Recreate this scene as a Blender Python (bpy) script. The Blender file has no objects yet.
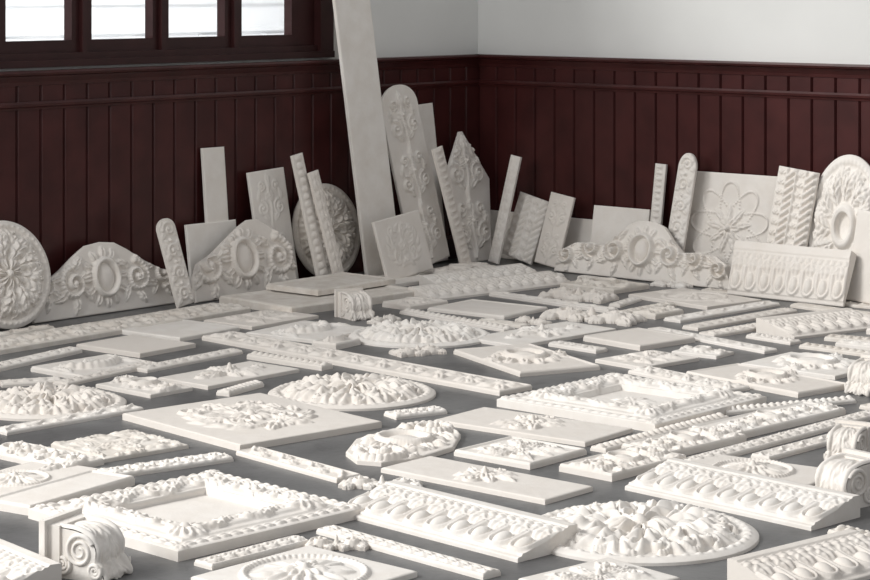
import bpy, math, random
import numpy as np
from mathutils import Matrix, Vector

# ------------------------------------------------------------------ camera match: image pixels unprojected onto floor and walls (metres)
E = 1.9; F = 2200.0; HZ = -15.0
CAM = np.array([-11.864, -10.041]); FW = np.array([.7505, .6608]); RT = np.array([.6608, -.7505])
def S(x, y):
    Y = F*E/(y-HZ); X = (x-435)/F*Y
    return CAM + Y*FW + X*RT
def TW(wall, px, d=0.0):
    """metres from the room corner along a wall"""
    q = (px-435)/F
    v = FW + q*RT
    if wall == 'L':
        k = (-d-CAM[1])/v[1]; return -(CAM[0]+k*v[0])
    k = (-d-CAM[0])/v[0]; return -(CAM[1]+k*v[1])
def W2(wall, t, d):
    return np.array([-t, -d]) if wall == 'L' else np.array([-d, -t])
def depth(p): return float(np.dot(np.array(p)[:2]-CAM, FW))

# ------------------------------------------------------------------ materials
def nodes(name):
    m = bpy.data.materials.new(name); m.use_nodes = True
    nt = m.node_tree; return m, nt, nt.nodes, nt.links, nt.nodes['Principled BSDF']
def noise_mat(name, c1, c2, scale, rough, bump=0.0, bscale=60, rnd=0.0, spec=.3, detail=6, lo=.35, hi=.65, c3=None, stain=None):
    m, nt, N, L, P = nodes(name)
    tc = N.new('ShaderNodeTexCoord'); no = N.new('ShaderNodeTexNoise')
    no.inputs['Scale'].default_value = scale; no.inputs['Detail'].default_value = detail
    L.new(tc.outputs['Object'], no.inputs['Vector'])
    cr = N.new('ShaderNodeValToRGB'); cr.color_ramp.elements[0].position = lo; cr.color_ramp.elements[1].position = hi
    cr.color_ramp.elements[0].color = (*c1, 1); cr.color_ramp.elements[1].color = (*c2, 1)
    L.new(no.outputs['Fac'], cr.inputs['Fac'])
    out = cr.outputs['Color']
    if rnd > 0:
        oi = N.new('ShaderNodeObjectInfo'); mx = N.new('ShaderNodeMix'); mx.data_type = 'RGBA'
        mu = N.new('ShaderNodeMath'); mu.operation = 'MULTIPLY'; mu.inputs[1].default_value = rnd
        L.new(oi.outputs['Random'], mu.inputs[0]); L.new(mu.outputs[0], mx.inputs['Factor'])
        L.new(out, mx.inputs['A']); mx.inputs['B'].default_value = (*(c3 or c1), 1); out = mx.outputs['Result']
    if stain:   # worn, scuffed patches at a second scale
        n3 = N.new('ShaderNodeTexNoise'); n3.inputs['Scale'].default_value = stain[0]; n3.inputs['Detail'].default_value = 10; n3.inputs['Roughness'].default_value = .7; n3.inputs['Distortion'].default_value = 1.2
        L.new(tc.outputs['Object'], n3.inputs['Vector'])
        c4 = N.new('ShaderNodeValToRGB'); c4.color_ramp.elements[0].position = .52; c4.color_ramp.elements[1].position = .66
        L.new(n3.outputs['Fac'], c4.inputs['Fac'])
        m2 = N.new('ShaderNodeMix'); m2.data_type = 'RGBA'; m3 = N.new('ShaderNodeMath'); m3.operation = 'MULTIPLY'; m3.inputs[1].default_value = stain[2]
        L.new(c4.outputs['Color'], m3.inputs[0]); L.new(m3.outputs[0], m2.inputs['Factor']); L.new(out, m2.inputs['A']); m2.inputs['B'].default_value = (*stain[1], 1); out = m2.outputs['Result']
    L.new(out, P.inputs['Base Color'])
    P.inputs['Roughness'].default_value = rough; P.inputs['Specular IOR Level'].default_value = spec
    if bump > 0:
        n2 = N.new('ShaderNodeTexNoise'); n2.inputs['Scale'].default_value = bscale; n2.inputs['Detail'].default_value = 5
        b = N.new('ShaderNodeBump'); b.inputs['Strength'].default_value = bump; b.inputs['Distance'].default_value = .004
        L.new(tc.outputs['Object'], n2.inputs['Vector']); L.new(n2.outputs['Fac'], b.inputs['Height']); L.new(b.outputs['Normal'], P.inputs['Normal'])
    return m
M_PL = noise_mat('plaster', (.80, .76, .71), (.865, .835, .795), 9, .85, .22, 70, rnd=.85, c3=(.76, .71, .655), spec=.15, stain=(4.0, (.73, .665, .59), .25))
M_PLA = noise_mat('aged_plaster', (.70, .65, .59), (.81, .77, .715), 14, .88, .22, 60, rnd=.4, c3=(.72, .665, .60), spec=.15, stain=(6.0, (.60, .53, .45), .3))
M_FL = noise_mat('grey_concrete', (.09, .09, .092), (.195, .195, .195), 1.9, .40, .35, 26, spec=.4, detail=12, lo=.3, hi=.7, stain=(5.0, (.065, .065, .067), .5))
M_WD = noise_mat('maroon_paint', (.042, .0100, .0095), (.062, .0150, .0142), 5, .36, .2, 25, spec=.33)
M_WF = noise_mat('window_paint', (.028, .008, .008), (.040, .012, .012), 6, .4, .1, 25, spec=.3)
M_WALL = noise_mat('white_wall_paint', (.71, .715, .70), (.75, .755, .74), 1.2, .8, .1, 90)
M_FAC = noise_mat('pale_render', (.84, .85, .86), (.9, .9, .9), 2.0, .9)
M_FAC2 = noise_mat('grey_render', (.80, .81, .82), (.88, .88, .88), 2.0, .9)
def glass_mat():
    m, nt, N, L, P = nodes('window_glass')
    tr = N.new('ShaderNodeBsdfTransparent'); gl = N.new('ShaderNodeBsdfGlossy'); gl.inputs['Roughness'].default_value = .03
    mx = N.new('ShaderNodeMixShader'); mx.inputs[0].default_value = .04
    L.new(tr.outputs[0], mx.inputs[1]); L.new(gl.outputs[0], mx.inputs[2])
    L.new(mx.outputs[0], N['Material Output'].inputs['Surface']); return m
M_GL = glass_mat()

# ------------------------------------------------------------------ mesh helpers
def obj_from(name, V, Fc, mat, smooth=None):
    me = bpy.data.meshes.new(name)
    V = np.asarray(V, dtype=np.float32)
    if isinstance(Fc, np.ndarray):
        nf = len(Fc)
        me.vertices.add(len(V)); me.vertices.foreach_set('co', V.ravel())
        me.loops.add(nf*4); me.loops.foreach_set('vertex_index', Fc.astype(np.int32).ravel())
        me.polygons.add(nf); me.polygons.foreach_set('loop_start', np.arange(0, nf*4, 4, dtype=np.int32))
        if smooth is not None: me.polygons.foreach_set('use_smooth', smooth.astype(bool))
        me.update(calc_edges=True); me.validate()
    else:
        me.from_pydata(V.tolist(), [], Fc); me.update()
    me.materials.append(mat)
    ob = bpy.data.objects.new(name, me); bpy.context.scene.collection.objects.link(ob)
    return ob

def grid_mesh(X, Y, Z, K=None, wrap=False, flip=False, zb=0.0):
    n, m = X.shape; idx = np.arange(n*m).reshape(n, m)
    if wrap:
        a = idx[:-1, :]; b = idx[1:, :]; c = np.roll(idx, -1, 1)[1:, :]; d = np.roll(idx, -1, 1)[:-1, :]
    else:
        a = idx[:-1, :-1]; b = idx[1:, :-1]; c = idx[1:, 1:]; d = idx[:-1, 1:]
    if K is None: K = np.ones(a.shape, bool)
    top = np.stack([a[K], b[K], c[K], d[K]], 1)
    N0 = n*m; sk = []
    def nb(di, dj):
        R = np.zeros_like(K)
        if di == 1: R[:-1] = K[1:]
        elif di == -1: R[1:] = K[:-1]
        elif dj == 1:
            if wrap: R = np.roll(K, -1, 1)
            else: R[:, :-1] = K[:, 1:]
        else:
            if wrap: R = np.roll(K, 1, 1)
            else: R[:, 1:] = K[:, :-1]
        return R
    for (p, q, di, dj) in ((a, b, 0, -1), (b, c, 1, 0), (c, d, 0, 1), (d, a, -1, 0)):
        if wrap and di == -1: continue
        s = K & ~nb(di, dj)
        if s.any(): sk.append(np.stack([p[s]+N0, q[s]+N0, q[s], p[s]], 1))
    Fc = np.concatenate([top]+sk); sm = np.zeros(len(Fc), bool); sm[:len(top)] = True
    V = np.concatenate([np.stack([X.ravel(), Y.ravel(), Z.ravel()], 1),
                        np.stack([X.ravel(), Y.ravel(), np.full(N0, zb)], 1)])
    used, inv = np.unique(Fc, return_inverse=True)
    Fc = inv.reshape(Fc.shape); V = V[used]
    if flip: Fc = Fc[:, ::-1].copy()
    return V, Fc, sm

# ------------------------------------------------------------------ relief carving engine
JR = random.Random(3)
class G:
    def __init__(s, X, Y):
        s.sh = X.shape; s.X = X.ravel(); s.Y = Y.ravel(); s.H = np.zeros(X.size)
    def near(s, x0, x1, y0, y1):
        return np.nonzero((s.X > x0) & (s.X < x1) & (s.Y > y0) & (s.Y < y1))[0]
    def put(s, i, v): s.H[i] = np.maximum(s.H[i], v)
    def ball(s, x, y, r, h, ry=None):
        ry = ry or r
        i = s.near(x-r, x+r, y-ry, y+ry)
        if len(i): s.put(i, h*np.clip(1-((s.X[i]-x)/r)**2-((s.Y[i]-y)/ry)**2, 0, 1)**.5)
    def ridge(s, P, r, h):
        P = np.asarray(P); n = len(P); r = np.broadcast_to(r, n); h = np.broadcast_to(h, n); rm = r.max()
        i = s.near(P[:, 0].min()-rm, P[:, 0].max()+rm, P[:, 1].min()-rm, P[:, 1].max()+rm)
        if not len(i): return
        x = s.X[i]; y = s.Y[i]; v = np.zeros(len(i))
        for k in range(n):
            v = np.maximum(v, h[k]*np.clip(1-((x-P[k, 0])**2+(y-P[k, 1])**2)/r[k]**2, 0, 1)**.5)
        s.put(i, v)
    def leaf(s, x, y, a, L, W, h, lobes=4, bend=0.0):
        """acanthus leaf: rounded lobes either side of a groove, curling up then down at the tip"""
        a += JR.gauss(0, .04); L *= JR.uniform(.94, 1.06); h *= JR.uniform(.88, 1.1); bend += JR.gauss(0, .03)
        h = min(h, W*.45)
        R = L*1.15+W
        i = s.near(x-R, x+R, y-R, y+R)
        if not len(i): return
        dx = s.X[i]-x; dy = s.Y[i]-y; c, sn = math.cos(a), math.sin(a)
        u = (dx*c+dy*sn)/L; t = (-dx*sn+dy*c)-bend*L*np.clip(u, 0, 1)**2
        ok = (u > 0) & (u < 1); i = i[ok]; u = u[ok]; t = np.abs(t[ok])
        w = W*.5*np.sin(np.pi*np.clip(u, 0, 1)**.8)**.55*(.72+.28*np.abs(np.cos(np.pi*lobes*u)))+1e-6
        q = t/w; v = np.clip(1-q**2, 0, 1)**.42*(.82+.18*np.cos(2*np.pi*(lobes*u-q*.8)))
        v = v*(1-.62*np.exp(-(t/(.11*W+1e-6))**2))*(.55+.45*np.sin(np.pi*np.clip(u, 0, 1)**1.3))
        v[q > 1] = 0
        s.put(i, v*h)
    def scroll(s, x, y, R, a0, dr, h, turns=1.4, r=.2):
        n = int(22*turns); k = np.linspace(0, 1, n); a = a0+dr*turns*2*np.pi*k; rr = R*(1-.78*k)
        s.ridge(np.stack([x+rr*np.cos(a), y+rr*np.sin(a)], 1), R*r*(1-.4*k), h*(.7+.3*k))
        s.ball(x, y, R*.24, h*1.1)
    def rosette(s, x, y, R, n, h, ph=0.0):
        for k in range(n):
            a = ph+2*np.pi*k/n
            s.leaf(x+.12*R*math.cos(a), y+.12*R*math.sin(a), a, R*.88, R*4.2/n+.08*R, h*.8, 1)
        s.ball(x, y, R*.27, h)
    def out(s, it=1, wrap=False, k=1.35):
        H = s.H.reshape(s.sh)*k
        for _ in range(it):
            H[1:-1] = (H[:-2]+3*H[1:-1]+H[2:])/5
            if wrap: H = (np.roll(H, 1, 1)+3*H+np.roll(H, -1, 1))/5
            else: H[:, 1:-1] = (H[:, :-2]+3*H[:, 1:-1]+H[:, 2:])/5
        X = s.X.reshape(s.sh); Y = s.Y.reshape(s.sh); a, b, c = [JR.uniform(0, 6) for _ in range(3)]
        wob = np.sin(X*37+a+2*np.sin(Y*23+b))*np.sin(Y*41+c+2*np.sin(X*29))
        return H*(1+.06*wob)+.0005*wob

def c_strip(g, L, W, kind, h, rng):
    if kind == 'rin':
        n = max(2, round(L/(W*.95)))
        for k in range(n):
            cx = -L/2+(k+.5)*L/n; sg = 1 if k % 2 else -1
            g.scroll(cx, sg*.03*W, W*.32, math.pi*(.5 if sg > 0 else -.5)+math.pi, sg, h, 1.3, .24)
            for q in (.9, 2.2, -.9, -2.2): g.leaf(cx+.2*W*math.cos(q), .2*W*math.sin(q), q, W*.38, W*.26, h*.75, 2)
            g.leaf(cx+.35*L/n, 0, sg*1.1, W*.34, W*.2, h, 2); g.ball(cx+.5*L/n, 0, W*.09, h)
    elif kind == 'leaf':
        n = max(3, round(L/(W*.75)))
        for k in range(n):
            cx = -L/2+(k+.1)*L/n; g.leaf(cx, 0, 0, L/n*1.2, W*.72, h, 3)
            for q in (.75, -.75): g.leaf(cx+.3*L/n, 0, q, W*.5, W*.28, h*.8, 2)
    elif kind == 'wave':
        n = max(2, L/(W*1.6)); x = np.linspace(-L/2, L/2, int(n*16)); g.ridge(np.stack([x, .24*W*np.sin(2*np.pi*n*x/L)], 1), W*.09, h*.8)
        for k in range(int(2*n)):
            cx = -L/2+(k+.5)*L/(2*n); ph = math.sin(2*np.pi*n*cx/L)
            g.rosette(cx, -.20*W*np.sign(ph), W*.22, 5, h); g.leaf(cx, .1*W*np.sign(ph), .6*np.sign(ph), W*.5, W*.25, h*.8, 3)
    elif kind == 'ros':
        n = max(2, round(L/(W*.9)))
        for k in range(n):
            cx = -L/2+(k+.5)*L/n
            if k % 2: g.rosette(cx, 0, W*.38, 8, h)
            else:
                for q in range(4): g.leaf(cx, 0, q*np.pi/2+np.pi/4, W*.5, W*.3, h*.9, 2)
                g.ball(cx, 0, W*.12, h)
    elif kind == 'bead':
        n = max(4, round(L/(W*.5)))
        for k in range(n):
            cx = -L/2+(k+.5)*L/n; g.ball(cx, 0, L/n*.44, h, W*.28)
    elif kind == 'egg':
        n = max(4, round(L/(W*.45)))
        for k in range(n):
            cx = -L/2+(k+.5)*L/n; g.ball(cx, -.02*W, L/n*.32, h, W*.32)
            P = np.stack([cx+L/n*.46*np.cos(np.linspace(np.pi, 2*np.pi, 14)), -.05*W+W*.36*np.sin(np.linspace(np.pi, 2*np.pi, 14))], 1); g.ridge(P, W*.05, h*.7)

def c_panel(g, w, d, kind, h, rng):
    m = min(w, d)
    if kind == 'scroll4':
        g.rosette(0, 0, m*.15, 8, h)
        for sx in (-1, 1):
            for sy in (-1, 1):
                g.scroll(sx*w*.23, sy*d*.2, m*.13, math.atan2(-sy, -sx), sx*sy, h*.7, 1.4, .2)
                g.leaf(sx*w*.08, sy*d*.06, math.atan2(sy*d, sx*w), m*.44, m*.12, h*.7, 4, .25*sx*sy)
                g.leaf(sx*w*.23, sy*d*.2, math.atan2(sy, sx)+.4, m*.18, m*.09, h*.6, 3)
            g.leaf(sx*m*.12, 0, 0 if sx > 0 else np.pi, w*.32, m*.13, h*.7, 5)
            g.leaf(0, sx*m*.12, sx*np.pi/2, d*.3, m*.13, h*.7, 4)
    elif kind == 'wreath':   # festoon of scrolls swept round an open square field
        g.rosette(0, 0, m*.13, 7, h*1.2)
        for sx in (-1, 1):
            k = np.linspace(0, 1, 40); a = -np.pi/2+sx*(.3+k*2.4); rr = m*(.26+.06*np.sin(k*9))
            g.ridge(np.stack([rr*np.cos(a)*w/m*.95, rr*np.sin(a)], 1), m*.018, h*.6)
            for q in np.linspace(.1, 1, 6):
                aa = -np.pi/2+sx*(.3+q*2.4); x = m*.29*math.cos(aa)*w/m*.95; y = m*.29*math.sin(aa)
                g.leaf(x, y, aa+sx*.8, m*.17, m*.075, h*.8, 2, .4*sx); g.leaf(x, y, aa+sx*2.3, m*.12, m*.06, h*.7, 2, .4*sx)
            g.scroll(sx*w*.20, d*.26, m*.09, 0, -sx, h*.8); g.scroll(sx*w*.16, -d*.10, m*.08, 1.5, sx, h*.8)
            g.leaf(sx*m*.1, 0, 0 if sx > 0 else np.pi, w*.2, m*.09, h, 3, .3*sx); g.leaf(0, -d*.22, -np.pi/2+sx*.9, m*.2, m*.09, h, 3)
        g.leaf(0, .1*d, np.pi/2, d*.3, m*.11, h, 4); g.rosette(0, -d*.24, m*.09, 6, h)
    elif kind == 'bouquet':
        a = rng.uniform(-.4, .4)
        g.rosette(0, 0, m*.18, 6, h*1.3, a)
        for k in range(7):
            q = a+k*2*np.pi/7+rng.uniform(-.2, .2); l = m*rng.uniform(.28, .42)
            g.leaf(m*.08*math.cos(q), m*.08*math.sin(q), q, l, m*.16, h*.75, 3, rng.uniform(-.4, .4))
        for sx in (-1, 1): g.scroll(sx*w*.3, 0, m*.11, 0 if sx < 0 else np.pi, sx, h*.6)
    elif kind == 'rosette':
        k = np.linspace(0, 2*np.pi, 60); g.ridge(np.stack([m*.40*np.cos(k), m*.40*np.sin(k)], 1), m*.025, h*.4)
        g.rosette(0, 0, m*.34, 8, h*.7); g.rosette(0, 0, m*.17, 6, h*1.1, .3)
        if w > d*1.25:
            for sx in (-1, 1): g.leaf(sx*m*.4, 0, 0 if sx > 0 else np.pi, w/2-m*.45, m*.2, h*.7, 4)
    elif kind == 'swag':
        k = np.linspace(-1, 1, 30)
        g.ridge(np.stack([k*w*.33, d*.1+d*.24*(k**2-1)], 1), m*.05*(1.3-np.abs(k)*.7), h)
        for kk in np.linspace(-.85, .85, 9): g.ball(kk*w*.33, d*.1+d*.24*(kk**2-1), m*.06, h*1.2)
        for sx in (-1, 1):
            g.rosette(sx*w*.35, d*.14, m*.11, 6, h); g.leaf(sx*w*.35, d*.1, -np.pi/2+.2*sx, d*.32, m*.12, h*.7, 4, .2*sx)
            g.leaf(0, d*.18, np.pi/2-sx*1.1, w*.22, m*.1, h*.7, 4, -.3*sx)
        g.rosette(0, d*.2, m*.1, 6, h)
    elif kind == 'dense':
        n = int(w*d/(.045**2))
        for k in range(n):
            x = rng.uniform(-.46, .46)*w; y = rng.uniform(-.46, .46)*d
            g.leaf(x, y, rng.uniform(0, 6.28), .075, .04, h*rng.uniform(.5, 1), 2)
    elif kind == 'cart':   # central cartouche with rising scrolls, for wide pieces
        k = np.linspace(0, 2*np.pi, 50); r = m*.25
        g.ridge(np.stack([r*.85*np.cos(k), r*np.sin(k)], 1), m*.045, h)
        g.ball(0, 0, r*.62, h*.8, r*.8)
        for q in np.linspace(0, 2*np.pi, 13)[:-1]: g.leaf(r*.95*math.cos(q), r*1.05*math.sin(q), q, m*.17, m*.13, h*.8, 1)
        for sx in (-1, 1):
            n = max(1, int(round((w/2-m*.32)/(m*.52)))); st = (w/2-m*.32)/n
            for j in range(n):
                cx = sx*(m*.32+(j+.5)*st); sg = 1 if j % 2 else -1; f = 1-.3*j/n; cy = sg*.04*m-.08*m*j
                R0 = min(st*.46, m*.27)*f
                g.scroll(cx, cy, R0, math.pi*(.5 if sg < 0 else 1.5), sx*sg, h, 1.5, .2)
                for q in (.4, 1.3, 2.3, -.5, -1.4, -2.4): g.leaf(cx+.75*R0*math.cos(q), cy+.75*R0*math.sin(q), q, R0*1.1, R0*.6, h*.8, 3, .35*sx)
    elif kind == 'flower':  # large open petals with sprays
        for q in range(9):
            a = q*2*np.pi/9+.2; k = np.linspace(-1, 1, 30); rr = m*.46
            P = np.stack([rr*(.42+.52*(1-k**2)), rr*.36*k*(1.25-.6*np.abs(k))], 1)
            R2 = np.array([[math.cos(a), -math.sin(a)], [math.sin(a), math.cos(a)]])
            g.ridge(P@R2.T, m*.010, h*.4)
            g.leaf(.05*m*math.cos(a), .05*m*math.sin(a), a, rr*.42, m*.07, h*.6, 3)
        g.rosette(0, 0, m*.12, 7, h*1.2)
    elif kind == 'tall':    # candelabrum of scrolls and leaves up a tall panel (long axis = y)
        n = max(2, int(d/(w*1.05))); st = d*.92/n
        g.ridge(np.stack([.02*w*np.sin(np.linspace(0, 20, 60)), np.linspace(-d*.46, d*.44, 60)], 1), w*.035, h*.6)
        for j in range(n):
            y = -d*.46+(j+.5)*st
            g.rosette(0, y+.1*st, w*.13, 7, h*1.1)
            for sx in (-1, 1):
                g.scroll(sx*w*.23, y-.12*st, w*.155, np.pi/2, sx, h*.9, 1.4, .2)
                g.scroll(sx*w*.20, y+.30*st, w*.10, -np.pi/2, -sx, h*.8, 1.3, .22)
                g.leaf(sx*.06*w, y-.36*st, np.pi/2-sx*.9, w*.30, w*.13, h*.8, 3, .3*sx)
                g.leaf(sx*.30*w, y+.02*st, np.pi/2-sx*.2, w*.24, w*.11, h*.8, 3, .4*sx)
            g.leaf(0, y+.2*st, np.pi/2, st*.34, w*.13, h*.9, 3)
    elif kind == 'bands':   # upright rope and leaf bands between fillets
        cols = [(-.36, 'l'), (-.12, 'r'), (.12, 'l'), (.36, 'r')]
        for cx, ty in cols:
            x = cx*w; n = int(d/(.045 if ty == 'r' else .06))
            for k in range(n):
                y = -d/2+(k+.3)*d/n
                if ty == 'r':
                    g.ridge(np.stack([x+w*.085*np.linspace(-1, 1, 9), y+.022*np.linspace(-1, 1, 9)], 1), .014, h)
                else:
                    for sx in (-1, 1): g.leaf(x, y, np.pi/2-sx*.7, w*.13, .04, h, 1)
        for cx in (-.24, 0, .24): g.ridge(np.stack([np.full(90, cx*w), np.linspace(-d/2, d/2, 90)], 1), .009, h*.9)

def res_for(dist): return min(.0072, max(.0033, dist*.00043))

def colgrid(w, d, res, top=None, bot=None):
    nx = max(8, int(w/res)); ny = max(8, int(d/res)); u = np.linspace(-.5, .5, nx+1); v = np.linspace(0, 1, ny+1)
    U, V = np.meshgrid(u, v, indexing='ij')
    t = top(u) if top else np.full(u.shape, .5); b = bot(u) if bot else np.full(u.shape, -.5)
    X = U*w; Y = (b[:, None]+(t-b)[:, None]*V)*d
    hh = ((t-b)*d)[:, None]
    e = np.minimum(np.minimum((U+.5)*w, (.5-U)*w), np.minimum(V*hh, (1-V)*hh))
    return X, Y, e

def relief_panel(name, w, d, kind, dist, th=.02, h=.02, rim=0.0, seed=0, top=None, bot=None, mat=None, side=False):
    """carved board; side=True measures the outline across instead of along"""
    rng = random.Random(seed); res = res_for(dist)
    if side:
        Yy, Xx, e = colgrid(d, w, res, top, bot); X, Y = Xx, Yy
    else: X, Y, e = colgrid(w, d, res, top, bot)
    if kind in PK: g = G(X, Y); c_panel(g, w, d, kind, h, rng)
    elif d > w: g = G(Y, X); c_strip(g, d, w, kind, h, rng)
    else: g = G(X, Y); c_strip(g, w, d, kind, h, rng)
    H = g.out(); fade = np.clip(e/.012, 0, 1); Z = th + H*fade
    if rim > 0: Z = Z+np.where((e < rim), .007*np.sqrt(np.clip(1-((e-rim/2)/(rim/2))**2, 0, 1)), 0)
    Z = Z-.004*np.clip(1-e/.006, 0, 1)
    V, Fc, sm = grid_mesh(X, Y, Z, flip=side)
    return obj_from(name, V, Fc, mat or M_PL, sm)
PK = ('scroll4', 'wreath', 'bouquet', 'rosette', 'swag', 'dense', 'cart', 'flower', 'tall', 'bands', 'plain')

def frame_panel(name, w, d, dist, seed=0, bw=.25, recess='plain'):
    X, Y, e = colgrid(w, d, res_for(dist)); g = G(X, Y); m = min(w, d); B = m*bw
    pr = np.interp(e, [0, .01, .09*m, .10*m, B*.50, B*.55, B*.62, B*.9, B*.94, B, B+.004, 9],
                   [.034, .038, .038, .044, .046, .054, .056, .046, .040, .040, .014, .014])
    band = B*.74; h = .013; st = .105
    n1 = int((w-2*band)/st); n2 = int((d-2*band)/st)
    for sg in (-1, 1):
        for k in range(n1):
            x = -(w/2-band)+(k+.5)*2*(w/2-band)/n1; y = sg*(d/2-band); q = 1 if k % 2 else -1
            g.scroll(x, y, .036, 0, q, h, 1.2, .3); g.leaf(x, y, .6*q, .085, .055, h, 2); g.leaf(x, y, np.pi+.6*q, .085, .055, h, 2)
        for k in range(n2):
            y = -(d/2-band)+(k+.5)*2*(d/2-band)/n2; x = sg*(w/2-band); q = 1 if k % 2 else -1
            g.scroll(x, y, .036, 0, q, h, 1.2, .3); g.leaf(x, y, np.pi/2+.6*q, .085, .055, h, 2); g.leaf(x, y, -np.pi/2+.6*q, .085, .055, h, 2)
        for s2 in (-1, 1):
            g.rosette(sg*(w/2-band), s2*(d/2-band), .08, 6, h*1.5)
    o = .085*m*.5; n1 = int(w/.05); n2 = int(d/.05)
    for sg in (-1, 1):
        for k in range(n1): g.leaf(-w/2+(k)*w/n1, sg*(d/2-o), 0, .055, .045, .010, 1)
        for k in range(n2): g.leaf(sg*(w/2-o), -d/2+(k)*d/n2, np.pi/2, .055, .045, .010, 1)
    if recess == 'relief':
        for q in range(8): g.leaf(0, 0, q*np.pi/4, m*.13, m*.06, .012, 2)
    V, Fc, sm = grid_mesh(X, Y, pr+g.out()*np.clip(e/.01, 0, 1))
    return obj_from(name, V, Fc, M_PL, sm)

MED = 'plaster_rosette_medallion'
def medallion(name, D, dist, seed=0, n=9, asp=1.0, h=.036, style=0, mat=None, hollow=False):
    """round centrepiece: a ring of broad acanthus leaves swelling towards a moulded rim"""
    rng = random.Random(seed); R = D/2; res = res_for(dist)
    nr = int(R/res); nt = int(2*np.pi*R/res/1.05)
    r = np.linspace(0, 1, nr+1); th = np.linspace(0, 2*np.pi, nt+1)[:-1]
    RR, TH = np.meshgrid(r, th, indexing='ij')
    X = RR*R*np.cos(TH); Y = RR*R*np.sin(TH)
    if hollow: base = np.interp(RR, [0, .18, .20, .26, .30, .34, .5, .72, .80, .84, .88, .93, .97, 1], [.006, .006, .05, .055, .045, .02, .026, .022, .014, .014, .026, .028, .020, .012])
    else: base = np.interp(RR, [0, .12, .2, .3, .5, .72, .80, .84, .88, .93, .97, 1], [.022, .020, .014, .016, .022, .018, .010, .010, .020, .022, .016, .010])
    def ring(cnt, r0, r1, hh, ph, swirl, lob, fill):
        u = (RR-r0)/(r1-r0); uc = np.clip(u, 0, 1)
        f = (cnt*(TH+swirl*(uc-.5))/(2*np.pi)+ph); kk = np.floor(f); f = f-kk-.5
        var = 1+.12*np.sin(kk*2.39+seed)
        w = fill*.5*np.sin(np.pi*uc**.7)**.5*(.78+.22*np.abs(np.cos(np.pi*lob*uc)))+1e-6
        q = np.abs(f)/w
        v = np.clip(1-q**2, 0, 1)**.45*(1-.5*np.exp(-(f/.05)**2))*(.83+.17*np.cos(2*np.pi*(lob*uc-q*.9)))
        v = v*(.35+.75*np.sin(np.pi*uc**1.25))*var
        v[(u < 0) | (u > 1) | (q > 1)] = 0
        return v*hh
    r0 = .34 if hollow else .16
    A = ring(n, r0, .82, h, 0, .35, 4, .98)
    B = ring(n, .42, .86, h*.72, .5, -.2, 3, .85)
    H0 = np.maximum(A, B)
    if not hollow: H0 = np.maximum(H0, ring(7, .03, .34, h*1.05, .25, .3, 1, .98))
    g = G(X, Y); g.H = H0.ravel().copy()
    for k in range(n):
        a2 = 2*np.pi*(k+.5)/n
        for sg in ((-1, 1) if style else (1,)):
            g.scroll(R*.70*math.cos(a2+sg*.16), R*.70*math.sin(a2+sg*.16), R*.10, a2, sg, h*.75, 1.2, .28)
    nb = int(n*5)
    for k in range(nb):
        a = 2*np.pi*k/nb; g.ball(R*.905*math.cos(a), R*.905*math.sin(a), R*.030, h*.12)
    if not hollow: g.ball(0, 0, R*.09, h*1.1)
    Z = base+g.out(1, True, 1.15)
    V, Fc, sm = grid_mesh(X, Y*asp, Z, wrap=True)
    return obj_from(name, V, Fc, mat or M_PL, sm)

def cornice(name, L, W, dist, hgt=.08, seed=0):
    """leafed cornice length, one side deeper than the other"""
    X, Y, e = colgrid(L, W, res_for(dist)); v = Y/W+.5
    prof = np.interp(v, [0, .015, .07, .085, .12, .5, .70, .72, .76, .78, .83, .85, 1], [.012, .016, .018, .026, .026, .40*hgt+.015, .74*hgt+.01, .84*hgt, .84*hgt, .92*hgt, .92*hgt, hgt, hgt*.98])
    g = G(X, Y); n = int(L/.095)
    for k in range(n):
        cx = -L/2+(k+.5)*L/n
        g.ball(cx, -W*.22, L/n*.27, .020, W*.15)
        a = np.linspace(np.pi, 2*np.pi, 18); g.ridge(np.stack([cx+L/n*.42*np.cos(a), -W*.2+W*.19*np.sin(a)], 1), L/n*.085, .013)
        for sx in (-1, 1): g.ridge(np.stack([np.full(10, cx+sx*L/n*.42), np.linspace(-W*.2, W*.02, 10)], 1), L/n*.085, .013)
        g.leaf(cx, W*.19, -np.pi/2, W*.24, L/n*.8, .014, 2)
        g.leaf(cx+L/n*.5, W*.19, -np.pi/2, W*.42, L/n*.34, .013, 2)
    nn = int(L/.042)
    for k in range(nn): g.ball(-L/2+(k+.5)*L/nn, W*.24, .017, .008)
    V, Fc, sm = grid_mesh(X, Y, prof+g.out(k=1.2)*np.clip(e/.01, 0, 1))
    return obj_from(name, V, Fc, M_PL, sm)

def applique(name, w, d, dist, seed=0, h=.03):
    """free-cut scroll ornament"""
    rng = random.Random(seed); X, Y, e = colgrid(w, d, res_for(dist)*.9); g = G(X, Y); m = d
    g.rosette(0, 0, m*.3, 6, h*1.2, rng.random())
    for sx in (-1, 1):
        x = sx*w*.25
        g.scroll(x, 0, m*.32, 0 if sx > 0 else np.pi, sx, h, 1.5, .24)
        g.leaf(sx*m*.1, 0, 0 if sx > 0 else np.pi, w*.3, m*.4, h, 3, .3*sx)
        for q in (.7, -.7, 2.3, -2.3): g.leaf(x+.2*m*math.cos(q), .2*m*math.sin(q), q, m*.42, m*.3, h*.8, 2)
        g.leaf(x, 0, 0 if sx > 0 else np.pi, w*.24, m*.42, h*.9, 3, -.3*sx)
    H = g.out(k=1.1)
    A = H > .004; K = (A[:-1, :-1].astype(int)+A[1:, :-1]+A[1:, 1:]+A[:-1, 1:]) >= 2
    V, Fc, sm = grid_mesh(X, Y, .010+H, K)
    return obj_from(name, V, Fc, M_PL, sm)

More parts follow.
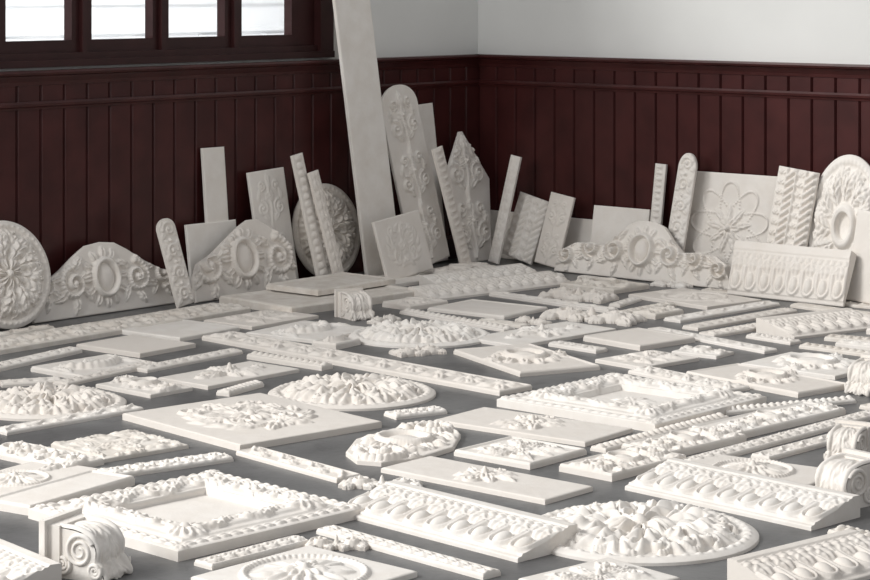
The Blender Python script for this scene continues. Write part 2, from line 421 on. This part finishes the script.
def corbel(name, w=.24, s=1.0):
    """scroll corbel: back plate, leaf-covered front and side volutes"""
    V = []; Fc = []; sm = []
    def add(v, f, smooth):
        o = len(V); V.extend([tuple(p) for p in v]); Fc.extend([tuple(int(i)+o for i in q) for q in f]); sm.extend([smooth]*len(f))
    def box(x0, x1, y0, y1, z0, z1):
        v = [(x, y, z) for z in (z0, z1) for y in (y0, y1) for x in (x0, x1)]
        add(v, [(0, 2, 3, 1), (4, 5, 7, 6), (0, 1, 5, 4), (2, 6, 7, 3), (0, 4, 6, 2), (1, 3, 7, 5)], False)
    cp = np.array([(.06, .250), (.17, .245), (.25, .215), (.285, .155), (.27, .09), (.31, .055), (.33, .02), (.32, .002)])
    tt = np.linspace(0, len(cp)-1, 70); P = np.stack([np.interp(tt, range(len(cp)), cp[:, k]) for k in (0, 1)], 1)
    for _ in range(12): P[1:-1] = (P[:-2]+2*P[1:-1]+P[2:])/4
    T = np.gradient(P, axis=0); T /= np.linalg.norm(T, axis=1)[:, None]; Nn = np.stack([-T[:, 1], T[:, 0]], 1)
    if Nn[10, 1] < 0: Nn = -Nn
    nx = 56; xs = np.linspace(-w/2, w/2, nx); sl = np.linspace(0, .45, 70)
    Xg, Sg = np.meshgrid(xs, sl, indexing='ij'); g = G(Xg, Sg)
    for k in range(3):
        g.leaf(0, .01+k*.14, np.pi/2, .19, w*.42, .022, 3)
        for sx in (-1, 1): g.leaf(sx*.02, .03+k*.14, np.pi/2-sx*.5, .13, w*.26, .018, 2)
    for sx in (-1, 1): g.ridge(np.stack([np.full(60, sx*w*.42), np.linspace(0, .45, 60)], 1), .020, .016)
    Hh = g.out()
    idx = np.arange(nx*70).reshape(nx, 70)
    v = [(Xg[i, j], P[j, 0]+Nn[j, 0]*Hh[i, j], max(0.001, P[j, 1]+Nn[j, 1]*Hh[i, j])) for i in range(nx) for j in range(70)]
    f = np.stack([idx[:-1, :-1].ravel(), idx[1:, :-1].ravel(), idx[1:, 1:].ravel(), idx[:-1, 1:].ravel()], 1)
    add(v, f[:, ::-1], True)
    for sx in (-1, 1):
        v = [(sx*w/2, p[0], p[1]) for p in P]+[(sx*w/2, p[0], .0) for p in P]
        f = [(j, j+1, j+71, j+70) if sx < 0 else (j, j+70, j+71, j+1) for j in range(69)]
        add(v, f, False)
        for (cy, cz, R0, dr) in ((.185, .145, .085, 1), (.275, .058, .040, -1), (.08, .07, .05, -1)):
            n = 60; k = np.linspace(0, 1, n); a = .5+dr*2.2*2*np.pi*k; rr = R0*(1-.85*k); vv = []
            for q in range(n):
                rad = .014*(1-.45*k[q])
                for z in range(6):
                    b = z*np.pi/3
                    vv.append((sx*(w/2+rad*math.sin(b)), cy+(rr[q]+rad*math.cos(b))*math.cos(a[q]), cz+(rr[q]+rad*math.cos(b))*math.sin(a[q])))
            ff = [(q*6+z, q*6+(z+1) % 6, (q+1)*6+(z+1) % 6, (q+1)*6+z) for q in range(n-1) for z in range(6)]
            add(vv, ff, True)
    box(-w/2-.04, w/2+.04, -.035, .0, 0, .285); box(-w/2-.012, w/2+.012, .0, .07, .0, .262)
    V2 = np.array(V)*s
    ob = obj_from(name, V2, Fc, M_PL); ob.data.polygons.foreach_set('use_smooth', sm); return ob

# ------------------------------------------------------------------ placement
FOOT = []
def place(ob, c, ang, w, d, z=0.0, rec=True):
    ob.matrix_world = Matrix.Translation((c[0], c[1], z)) @ Matrix.Rotation(ang, 4, 'Z')
    if rec: FOOT.append((c[0], c[1], w/2, d/2, ang))
def quad(l, b, r):
    l, b, r = S(*l), S(*b), S(*r); U = r-b; V = l-b; w = np.linalg.norm(U); d = np.linalg.norm(V)
    a1 = math.atan2(U[1], U[0]); a2 = math.atan2(V[1], V[0])-math.pi/2
    a2 = a1+((a2-a1+math.pi) % (2*math.pi)-math.pi); a = (a1+a2)/2
    u = np.array([math.cos(a), math.sin(a)]); v = np.array([-u[1], u[0]])
    return b+u*w/2+v*d/2, a, w, d
seedc = [100]
def sd(): seedc[0] += 1; return seedc[0]
def FP(l, b, r, kind, name='plaster_relief_panel', **k):
    z = k.pop('z', 0.0); rec = k.pop('rec', True)
    c, a, w, d = quad(l, b, r); ob = relief_panel(name, w, d, kind, depth(c), seed=sd(), **k); place(ob, c, a, w, d, z, rec); return ob
def FS(p, q, W, kind, name='carved_molding_strip', th=.014, h=.014, rim=.010, **k):
    p, q = S(*p), S(*q); v = q-p; L = float(np.linalg.norm(v)); c = (p+q)/2
    ob = relief_panel(name, L, W, kind, depth(c), th=th, h=h, rim=rim, seed=sd(), **k); place(ob, c, math.atan2(v[1], v[0]), L, W); return ob
def FM(cx, cy, wpx, n=9, style=0, asp=1.0, ang=0, h=.042):
    c = S(cx, cy+4); D = wpx/F*depth(c); ob = medallion(MED, D, depth(c), sd(), n, asp, h, style); place(ob, c, ang, D*.92, D*.92*asp)
def FC(p, q, W, hgt=.08):
    p, q = S(*p), S(*q); v = q-p; L = float(np.linalg.norm(v)); c = (p+q)/2
    ob = cornice('leaf_cornice_molding', L, W, depth(c), hgt, sd()); place(ob, c, math.atan2(v[1], v[0]), L, W)
def FA(p, q, W, h=.03):
    p, q = S(*p), S(*q); v = q-p; L = float(np.linalg.norm(v)); c = (p+q)/2
    ob = applique('scroll_applique_ornament', L, W, depth(c), sd(), h); place(ob, c, math.atan2(v[1], v[0]), L, W)
def FK(x, y, front, s=.6):
    """front: compass direction the scroll faces, degrees"""
    ang = math.radians(front-90); o = np.array([math.cos(math.radians(front)), math.sin(math.radians(front))])*.15*s
    c = S(x, y)-o; ob = corbel('scroll_corbel', s=s); place(ob, c, ang, .3*s, .36*s, rec=False)
    FOOT.append((c[0]+o[0], c[1]+o[1], .17*s, .2*s, ang))
def FF(l, b, r, **k):
    c, a, w, d = quad(l, b, r); ob = frame_panel('ornate_plaster_frame', w, d, depth(c), sd(), **k); place(ob, c, a, w, d)

pt = lambda u: np.interp(u, [-.5, -.33, 0, .33, .5], [.12, .36, .5, .36, .12])
pb = lambda u: -pt(u)
# foreground
FF((46, 515), (178, 562), (350, 514))
FK(88, 574, -75, .64)
FM(640, 531, 236, 9, 1)
FC((365, 508), (548, 555), .29)
FC((650, 484), (836, 524), .29)
FK(846, 504, 170, .62)
FP((215, 577), (300, 612), (392, 572), 'rosette', h=.026)
FS((203, 568), (301, 543), .09, 'leaf')
FS((325, 532), (492, 578), .08, 'leaf')
FA((303, 548), (370, 548), .10)
FA((338, 486), (426, 489), .13)
FP((528, 582), (590, 606), (668, 580), 'scroll4', h=.022)
FC((758, 592), (880, 560), .26)
FP((0, 505), (30, 516), (96, 481), 'plain', th=.03, rim=.02)
FP((-60, 492), (-10, 506), (70, 470), 'rosette', h=.02)
FP((60, 446), (104, 463), (182, 447), 'dense', h=.014, th=.018, mat=M_PLA)
FS((0, 451), (85, 469), .20, 'rin', h=.02, th=.02, rim=.015)
FP((128, 419), (240, 452), (378, 427), 'wreath', h=.018, th=.03)
FM(352, 391, 168, 9, 0)
FM(48, 402, 156, 9, 1)
FS((0, 434), (137, 410), .10, 'wave')
FS((248, 453), (349, 481), .12, 'wave')
FS((103, 477), (226, 459), .12, 'rin')
FP((318, 462), (420, 470), (489, 434), 'cart', name='cartouche_panel', h=.026, top=pt, bot=pb)
FP((397, 469), (545, 505), (586, 490), 'bouquet', h=.024)
FP((452, 420), (585, 447), (621, 431), 'bouquet', h=.024)
FP((458, 455), (530, 470), (582, 454), 'scroll4', h=.022, rim=.02)
FS((390, 418), (441, 412), .11, 'rin')
FF((510, 404), (655, 433), (750, 402), recess='relief')
FP((566, 470), (612, 482), (672, 460), 'cart', h=.022, rim=.015, th=.025)
FP((625, 450), (668, 460), (738, 440), 'cart', h=.022, rim=.015, th=.025)
FP((695, 432), (735, 441), (828, 412), 'cart', h=.022, rim=.015, th=.025)
FS((598, 452), (722, 419), .08, 'bead')
FS((690, 465), (872, 416), .09, 'leaf')
FS((760, 460), (880, 428), .09, 'wave')
FP((672, 472), (800, 494), (832, 474), 'rosette', h=.026)
FS((722, 414), (852, 402), .07, 'bead')
FK(848, 462, 190, .52)
FC((-60, 560), (22, 596), .28)
# middle
FS((218, 338), (516, 393), .22, 'ros', h=.018, th=.02)
FP((160, 381), (208, 390), (296, 372), 'bouquet', h=.030)
FP((34, 371), (82, 381), (156, 367), 'swag', h=.022, rim=.015)
FP((95, 346), (140, 358), (180, 346), 'plain', th=.025)
FP((128, 333), (180, 342), (232, 330), 'plain', th=.02, rim=.01)
FM(420, 333, 143, 9, 0)
FP((256, 334), (318, 344), (361, 330), 'swag', h=.020)
FK(356, 318, -110, .55)
FP((228, 303), (292, 316), (412, 296), 'plain', th=.045, rim=.06, mat=M_PLA)
FP((268, 298), (318, 305), (392, 292), 'plain', th=.03, rim=.03, z=.054, rec=False, mat=M_PLA)
FS((-20, 352), (232, 310), .30, 'rin', th=.025, h=.018, mat=M_PLA)
FP((213, 322), (252, 330), (305, 317), 'scroll4', h=.02)
FS((60, 386), (150, 366), .09, 'leaf')
FS((140, 372), (236, 353), .10, 'leaf')
FS((0, 386), (60, 382), .10, 'leaf')
FP((454, 354), (520, 377), (600, 370), 'cart', name='cartouche_panel', h=.028, rim=.015)
FP((472, 340), (516, 349), (602, 330), 'bouquet', h=.030)
FP((592, 340), (640, 351), (686, 341), 'plain', th=.025, rim=.01)
FP((600, 362), (642, 371), (692, 360), 'scroll4', h=.024)
FP((704, 374), (798, 398), (840, 387), 'cart', h=.026, rim=.015)
FS((640, 372), (738, 392), .16, 'ros', h=.020)
FA((545, 316), (640, 324), .28, .05)
FP((750, 365), (835, 380), (872, 366), 'cart', h=.026)
FK(868, 392, 180, .55)
FC((775, 336), (866, 325), .30, .08)
FC((420, 300), (560, 283), .22, .07)
FC((430, 288), (530, 275), .20, .07)
FS((690, 330), (790, 312), .11, 'leaf')
FS((706, 337), (806, 320), .11, 'rin')
FS((672, 322), (772, 305), .12, 'wave')
FA((440, 352), (395, 356), .16)
FA((548, 296), (610, 302), .26, .05)

# ------------------------------------------------------------------ filler: the rest of the carpet of castings
def corners(f, m=0.0):
    x, y, a, b, t = f; c, s = math.cos(t), math.sin(t); a += m; b += m
    return np.array([(x+c*i*a-s*j*b, y+s*i*a+c*j*b) for i, j in ((1, 1), (-1, 1), (-1, -1), (1, -1))])
def hit(f, g, m):
    if math.hypot(f[0]-g[0], f[1]-g[1]) > math.hypot(f[2], f[3])+math.hypot(g[2], g[3])+m: return False
    A = corners(f, m); B = corners(g)
    for t in (f[4], f[4]+np.pi/2, g[4], g[4]+np.pi/2):
        ax = np.array([math.cos(t), math.sin(t)]); a = A@ax; b = B@ax
        if a.max() < b.min() or b.max() < a.min(): return False
    return True
rng = random.Random(11)
sizes = [('s', 1.1, .10)]*100+[('p', .62, .42)]*40+[('m', .5, .5)]*12+[('p', .48, .34)]*120+[('s', .85, .10)]*160+[('p', .36, .26)]*200+[('s', .55, .09)]*300+[('a', .42, .16)]*180+[('p', .24, .17)]*220+[('s', .34, .08)]*260+[('a', .25, .12)]*250
cnt = 0
for kd, w, d in sizes:
    for _ in range(5):
        y = rng.uniform(272, 590) if rng.random() < .4 else rng.uniform(272, 410); x = rng.uniform(-60, 930); c = S(x, y)
        if -c[0] < .42 or -c[1] < .42: continue
        ww = w*rng.uniform(.85, 1.2); dd = d*rng.uniform(.85, 1.15)
        a = rng.choice((0, np.pi/2))+rng.gauss(0, .12)
        f = (c[0], c[1], ww/2, dd/2, a)
        cc = corners(f)
        if (cc[:, 0].max() > -.36) or (cc[:, 1].max() > -.36): continue
        di = depth(c); mg = .07 if di < 9.6 else (.045 if di < 11.5 else .022)
        if di < 9.6 and ww < .46: continue
        if any(hit(f, g, mg) for g in FOOT): continue
        if kd == 'p':
            ob = relief_panel('plaster_relief_panel', ww, dd, rng.choice(['scroll4', 'bouquet', 'rosette', 'swag', 'cart', 'cart', 'plain']), di, th=rng.uniform(.015, .028), h=rng.uniform(.016, .027), rim=rng.choice([0, .012, .02]), seed=sd(), mat=rng.choice([M_PL, M_PL, M_PLA]))
        elif kd == 's':
            ob = relief_panel('carved_molding_strip', ww, dd, rng.choice(['leaf', 'rin', 'wave', 'ros', 'bead', 'egg']), di, th=rng.uniform(.012, .022), h=rng.uniform(.010, .018), rim=.01, seed=sd(), mat=rng.choice([M_PL, M_PL, M_PLA]))
        elif kd == 'm': ob = medallion(MED, min(ww, dd), di, sd(), 8, h=.032)
        else: ob = applique('scroll_applique_ornament', ww, dd, di, sd(), rng.uniform(.022, .033))
        place(ob, c, a, ww, dd); cnt += 1
        break
print('filler', cnt, 'foot', len(FOOT))

# ------------------------------------------------------------------ pieces leaning against the walls
WGAP = .045
def lean(ob, wall, px, gap, ang, roll, h):
    gap += WGAP
    a = math.radians(ang); r = math.radians(roll)
    into = Vector((0, 1, 0)) if wall == 'L' else Vector((1, 0, 0))
    ax = Vector((1, 0, 0)) if wall == 'L' else Vector((0, -1, 0))
    up = into*math.sin(a)+Vector((0, 0, 1))*math.cos(a); fr = -into*math.cos(a)+Vector((0, 0, 1))*math.sin(a)
    lx = ax*math.cos(r)+up*math.sin(r); ly = -ax*math.sin(r)+up*math.cos(r)
    M = Matrix((lx, ly, fr)).transposed()
    n = len(ob.data.vertices); co = np.empty(n*3, np.float32); ob.data.vertices.foreach_get('co', co); co = co.reshape(-1, 3)
    w = co@np.array(M).T
    zmin = w[:, 2].min(); pin = (w@np.array(into)).max()
    t = TW(wall, px, gap+.5*h*math.sin(a)+.02)
    base = W2(wall, t, 0)
    off = -gap-pin
    M4 = M.to_4x4(); M4.translation = Vector((base[0], base[1], -zmin+.001))+into*off
    ob.matrix_world = M4
def dims(wall, xl, xr, yt, gap, ang, roll):
    gap += WGAP
    d = gap+.1; w = abs(TW(wall, xl, d)-TW(wall, xr, d)); c = W2(wall, TW(wall, (xl+xr)/2, d), gap)
    zt = E-(yt-HZ)*depth(c)/F; a = math.radians(ang); r = abs(math.radians(roll))
    return w, (zt/math.cos(a)-w*math.sin(r))/math.cos(r), depth(c)
def LP(wall, xl, xr, yt, kind, gap=.02, ang=10, roll=0, name='plaster_relief_panel', **k):
    w, h, di = dims(wall, xl, xr, yt, gap, ang, roll)
    ob = relief_panel(name, w, h, kind, di*.70, seed=sd(), **k); lean(ob, wall, (xl+xr)/2, gap, ang, roll, h); return ob
def LM(wall, xl, xr, yt, gap=.02, ang=12, n=9, style=0, asp=None, mat=None, hollow=False):
    w, h, di = dims(wall, xl, xr, yt, gap, ang, 0); asp = asp or h/w
    ob = medallion(MED, w, di*.70, sd(), n, asp, .034, style, mat, hollow); lean(ob, wall, (xl+xr)/2, gap, ang, 0, w*asp)
rt = lambda v: .5*np.sqrt(np.clip(1-np.clip((v-.38)/.12, 0, 1)**2, .0009, 1))      # round-headed
rb = lambda v: -rt(v)
ped = lambda u: np.interp(u, [-.5, -.42, -.3, -.18, -.1, 0, .1, .18, .3, .42, .5], [-.15, .0, .16, .36, .47, .5, .47, .36, .16, .0, -.15])
ped3 = lambda u: np.interp(u, [-.5, -.44, -.3, -.15, 0, .1, .2, .3, .42, .5], [-.2, .0, .10, .26, .42, .5, .5, .40, .22, .1])
ped2 = lambda u: np.interp(u, [-.5, -.47, -.40, -.30, -.22, -.16, -.10, -.05, 0, .05, .10, .16, .22, .30, .40, .47, .5], [-.4, -.12, .02, .05, .02, .20, .42, .49, .5, .49, .42, .20, .02, .05, .02, -.12, -.4])
dia = lambda v: np.interp(v, [-.5, .12, .5], [.34, .5, .03]); dib = lambda v: -dia(v)
# left wall
LM('L', -36, 52, 233, gap=.08, ang=14, style=1, asp=1.0)
LP('L', 32, 177, 243, 'cart', gap=.07, ang=12, name='scrolled_pediment_panel', top=ped, h=.032)
LP('L', 167, 185, 217, 'rin', gap=.21, ang=12, roll=9, name='round_headed_strip', top=rt, bot=rb, side=True, h=.012, mat=M_PL)
LP('L', 207, 229, 148, 'plain', gap=.0, ang=5, name='plaster_plank', th=.02)
LP('L', 190, 240, 223, 'plain', gap=.05, ang=8, th=.02)
LP('L', 192, 294, 222, 'cart', gap=.14, ang=13, name='scrolled_pediment_panel', top=ped3, h=.032)
LP('L', 256, 292, 169, 'tall', gap=.03, ang=8, roll=3, h=.006, mat=M_PL)
LP('L', 306, 317, 153, 'bead', gap=.18, ang=8, roll=9, name='carved_molding_strip', th=.02, h=.008)
LP('L', 323, 333, 170, 'leaf', gap=.23, ang=9, roll=11, name='carved_molding_strip', th=.02, h=.008)
LM('L', 295, 362, 187, gap=.02, ang=9, style=0, asp=1.0, mat=M_PLA)
LP('L', 349, 384, -35, 'plain', gap=.11, ang=5, roll=4.5, name='plaster_plank', th=.025, mat=M_PL)
LP('L', 396, 433, 80, 'tall', gap=.14, ang=6, roll=11, name='round_headed_panel', top=rt, bot=rb, side=True, h=.024)
LP('L', 380, 427, 213, 'wreath', gap=.40, ang=14, roll=6, h=.006)
LP('L', 410, 441, 104, 'plain', gap=.0, ang=5, roll=3, th=.02)
LP('L', 448, 458, 146, 'egg', gap=.32, ang=8, roll=12, name='carved_molding_strip', th=.02, h=.008)
LP('L', 446, 492, 132, 'tall', gap=.10, ang=9, name='pointed_relief_panel', top=dia, bot=dib, side=True, h=.026)
# right wall
LP('R', 499, 509, 155, 'leaf', gap=.20, ang=8, roll=-9, name='carved_molding_strip', th=.02, h=.008)
LP('R', 488, 520, 212, 'plain', gap=.0, ang=6, th=.02, mat=M_PLA)
LP('R', 510, 541, 193, 'bands', gap=.08, ang=12, roll=-12, h=.010)
LP('R', 542, 566, 193, 'tall', gap=.12, ang=12, roll=-8, h=.012)
LP('R', 530, 600, 218, 'plain', gap=.0, ang=6, th=.02)
LP('R', 590, 646, 208, 'plain', gap=.03, ang=10, th=.02)
LP('R', 650, 661, 164, 'egg', gap=.01, ang=6, roll=-2, name='carved_molding_strip', h=.008)
LP('R', 670, 688, 152, 'rin', gap=.12, ang=7, roll=-6, name='round_headed_strip', top=rt, bot=rb, side=True, h=.014)
LP('R', 684, 774, 174, 'flower', gap=.02, ang=8, h=.030)
LP('R', 768, 808, 167, 'bands', gap=.14, ang=9, roll=-6, h=.018)
LM('R', 806, 882, 155, gap=.08, ang=9, n=11, style=1, hollow=True)
LP('R', 556, 732, 222, 'cart', gap=.24, ang=14, name='scrolled_crest_panel', top=ped2, h=.042, th=.03)
w_, h_, di_ = dims('R', 732, 848, 252, .36, 26, 0)
ob_ = cornice('leaf_cornice_molding', w_, h_*1.05, di_*.72, .07, 5); lean(ob_, 'R', 790, .36, 26, 0, h_)
LP('R', 852, 905, 212, 'plain', gap=.28, ang=8, roll=-4, th=.03)

# ------------------------------------------------------------------ room shell
def boxes(name, bl, mat):
    V = []; Fc = []
    for (x0, x1, y0, y1, z0, z1) in bl:
        o = len(V); V += [(x, y, z) for z in (z0, z1) for y in (y0, y1) for x in (x0, x1)]
        Fc += [tuple(i+o for i in q) for q in ((0, 2, 3, 1), (4, 5, 7, 6), (0, 1, 5, 4), (2, 6, 7, 3), (0, 4, 6, 2), (1, 3, 7, 5))]
    return obj_from(name, V, Fc, mat)
WT = 15.0; HT = 3.9; SILL = E-(57-HZ)*depth(W2('L', 2.7, 0))/F
boxes('floor', [(-WT, .3, -WT, .3, -.15, 0)], M_FL)
wa, wb = TW('L', 324), TW('L', 324)+2.95
HEAD = 3.2
wins = [(wa+k*3.7, wb+k*3.7) for k in range(3)]
wl = [(-WT, .25, 0, .3, 0, SILL), (-WT, .25, 0, .3, HEAD, HT)]
edges = [0]+[v for ab in wins for v in ab]+[WT]
for k in range(0, len(edges), 2):
    wl.append((-edges[k+1], -edges[k] if k else .25, 0, .3, SILL, HEAD))
boxes('wall_left', wl, M_WALL)
boxes('wall_right', [(0, .25, -WT, 0, 0, HT)], M_WALL)
def extrude(name, prof, wall, t0, t1, mat, extra_d=0):
    V = []; n = len(prof)
    for t in (t0, t1):
        for (d, z) in prof: p = W2(wall, t, d+extra_d); V.append((p[0], p[1], z))
    Fc = [(k, (k+1) % n, n+(k+1) % n, n+k) for k in range(n)]+[tuple(range(n)), tuple(range(2*n-1, n-1, -1))]
    if wall == 'L': Fc = [q[::-1] for q in Fc]
    return obj_from(name, V, Fc, mat)
WH = E*(269-69)/269
tn = 1
for wall in 'LR':
    bw = .17; n = int(WT/bw)-1; V = []; off = .03
    prof = []
    for k in range(n):
        t = k*bw+(.031 if wall == 'R' else 0)
        prof += [(t, off-.011), (t+.004, off-.007), (t+.008, off), (t+bw-.014, off), (t+bw-.009, off-.008), (t+bw-.005, off-.002)]
    for z in (0, WH-.02):
        for (t, d) in prof: p = W2(wall, t, d); V.append((p[0], p[1], z))
    m = len(prof); Fc = [(k, k+1, m+k+1, m+k) for k in range(m-1)]
    if wall == 'R': Fc = [q[::-1] for q in Fc]
    obj_from('wainscot_panelling_'+('left' if wall == 'L' else 'right'), V, Fc, M_WD)
    extrude('trim_%d' % tn, [(.0, WH), (.085, WH), (.09, WH-.012), (.082, WH-.025), (.06, WH-.032), (.05, WH-.05), (.04, WH-.065), (.036, WH-.085), (0.0, WH-.09)], wall, .0, WT, M_WD); tn += 1
    zm = WH-.20
    extrude('trim_%d' % tn, [(.0, zm+.022), (.045, zm+.022), (.052, zm+.010), (.050, zm-.004), (.040, zm-.012), (.036, zm-.024), (0, zm-.024)], wall, .0, WT, M_WD); tn += 1
    extrude('baseboard_'+('left' if wall == 'L' else 'right'), [(0, 0), (.042, 0), (.042, .14), (.036, .16), (0, .165)], wall, 0, WT, M_WD)

for wi, (a, b) in enumerate(wins):
    root = bpy.data.objects.new('window_%d' % (wi+1), None); bpy.context.scene.collection.objects.link(root)
    fr = []; y0, y1 = .02, .12
    fr += [(-a-.0, -a+.06, -.03, .0, SILL-.0, HEAD+.08), (-b-.06, -b, -.03, .0, SILL, HEAD+.08), (-b, -a, -.03, 0, HEAD, HEAD+.08)]
    z0 = SILL+.0; pz = E-(40-HZ)*depth(W2('L', 3.6, 0))/F
    fr += [(-b, -a, y0-.02, y1, z0, z0+.05), (-b, -a, y0-.02, y1, HEAD-.06, HEAD), (-a-.06, -a, -.03, y1, z0, HEAD), (-b, -b+.06, -.03, y1, z0, HEAD)]
    if wi == 0:
        ed = [(TW('L', 295), TW('L', 245)), (TW('L', 228), TW('L', 172)), (TW('L', 156), TW('L', 95)), (TW('L', 75), TW('L', 9))]
        rel = [(p-a, q-a) for p, q in ed]
    panes = [(a+p, a+q) for p, q in rel]
    ed2 = [a+.06]+[v for pq in panes for v in pq]+[b-.06]
    for k in range(0, len(ed2), 2):
        fr.append((-ed2[k+1], -ed2[k], y0+.01, y1-.02, z0+.05, HEAD-.06))
    for k in range(1, len(panes)):
        m = (panes[k-1][1]+panes[k][0])/2; fr.append((-m-.018, -m+.018, y0-.02, y0+.01, z0+.05, HEAD-.06))
    for p, q in panes:
        fr.append((-q, -p, y0+.01, y1-.02, z0+.05, pz)); fr.append((-q, -p, y0+.01, y1-.02, HEAD-.14, HEAD-.06)); fr.append((-q, -p, y0+.02, y1-.03, 2.55, 2.60))
    f = boxes('frame', fr, M_WF); f.parent = root
    gl = boxes('glass', [(-b+.06, -a-.06, .065, .069, z0+.05, HEAD-.06)], M_GL); gl.parent = root
    si = boxes('sill', [(-b-.06, -a+.06, -.04, .02, SILL-.03, SILL+.012)], M_WF); si.parent = root
# neighbouring building outside the window
boxes('neighbouring_building', [(-10, 30, 16.0, 16.4, -.5, 9)]+[(-10, 30, 15.93, 16.0, z, z+.07) for z in np.arange(-.2, 8, .45)]+[(x, x+.5, 15.9, 16.0, .3, 1.1) for x in np.arange(-9, 29, 1.4)], M_FAC)
boxes('pavement', [(-30, 40, .35, 15.85, -.6, -.5)], M_FAC2)

# ------------------------------------------------------------------ light
w = bpy.data.worlds.new('World'); bpy.context.scene.world = w; w.use_nodes = True
w.node_tree.nodes['Background'].inputs[0].default_value = (.985, .985, 1, 1); w.node_tree.nodes['Background'].inputs[1].default_value = .44
def area(name, loc, tgt, sx, sy, P, col=(1, 1, 1)):
    l = bpy.data.lights.new(name, 'AREA'); l.shape = 'RECTANGLE'; l.size = sx; l.size_y = sy; l.energy = P; l.color = col
    o = bpy.data.objects.new(name, l); bpy.context.scene.collection.objects.link(o); o.location = loc
    o.rotation_euler = (Vector(tgt)-Vector(loc)).to_track_quat('-Z', 'Y').to_euler()
area('window_daylight', (-9.5, -.9, 3.0), (-2.5, -5, 0), 5, 2.4, 290, (1, .985, .96))
area('facade_fill_light', (2, 7, 9), (3, 16, 1), 14, 6, 2600, (.97, .99, 1))  # added fill lamp outside, brightens the building behind the panes
sn = bpy.data.lights.new('overcast_sun', 'SUN'); sn.energy = 2.0; sn.angle = math.radians(16); sn.color = (1, .985, .96); so = bpy.data.objects.new('overcast_sun', sn)
bpy.context.scene.collection.objects.link(so); so.rotation_euler = Vector((.76, -.36, -.54)).to_track_quat('-Z', 'Y').to_euler()

cam = bpy.data.cameras.new('camera'); co = bpy.data.objects.new('camera', cam); bpy.context.scene.collection.objects.link(co)
cam.sensor_width = 36; cam.lens = F/870*36; cam.shift_y = -(290-HZ)/870; cam.clip_end = 200
co.location = (CAM[0], CAM[1], E); co.rotation_euler = (math.pi/2, 0, -math.atan2(FW[0], FW[1]))
bpy.context.scene.camera = co
bpy.context.scene.view_settings.view_transform = 'Standard'
print('verts', sum(len(o.data.vertices) for o in bpy.data.objects if o.type == 'MESH'))
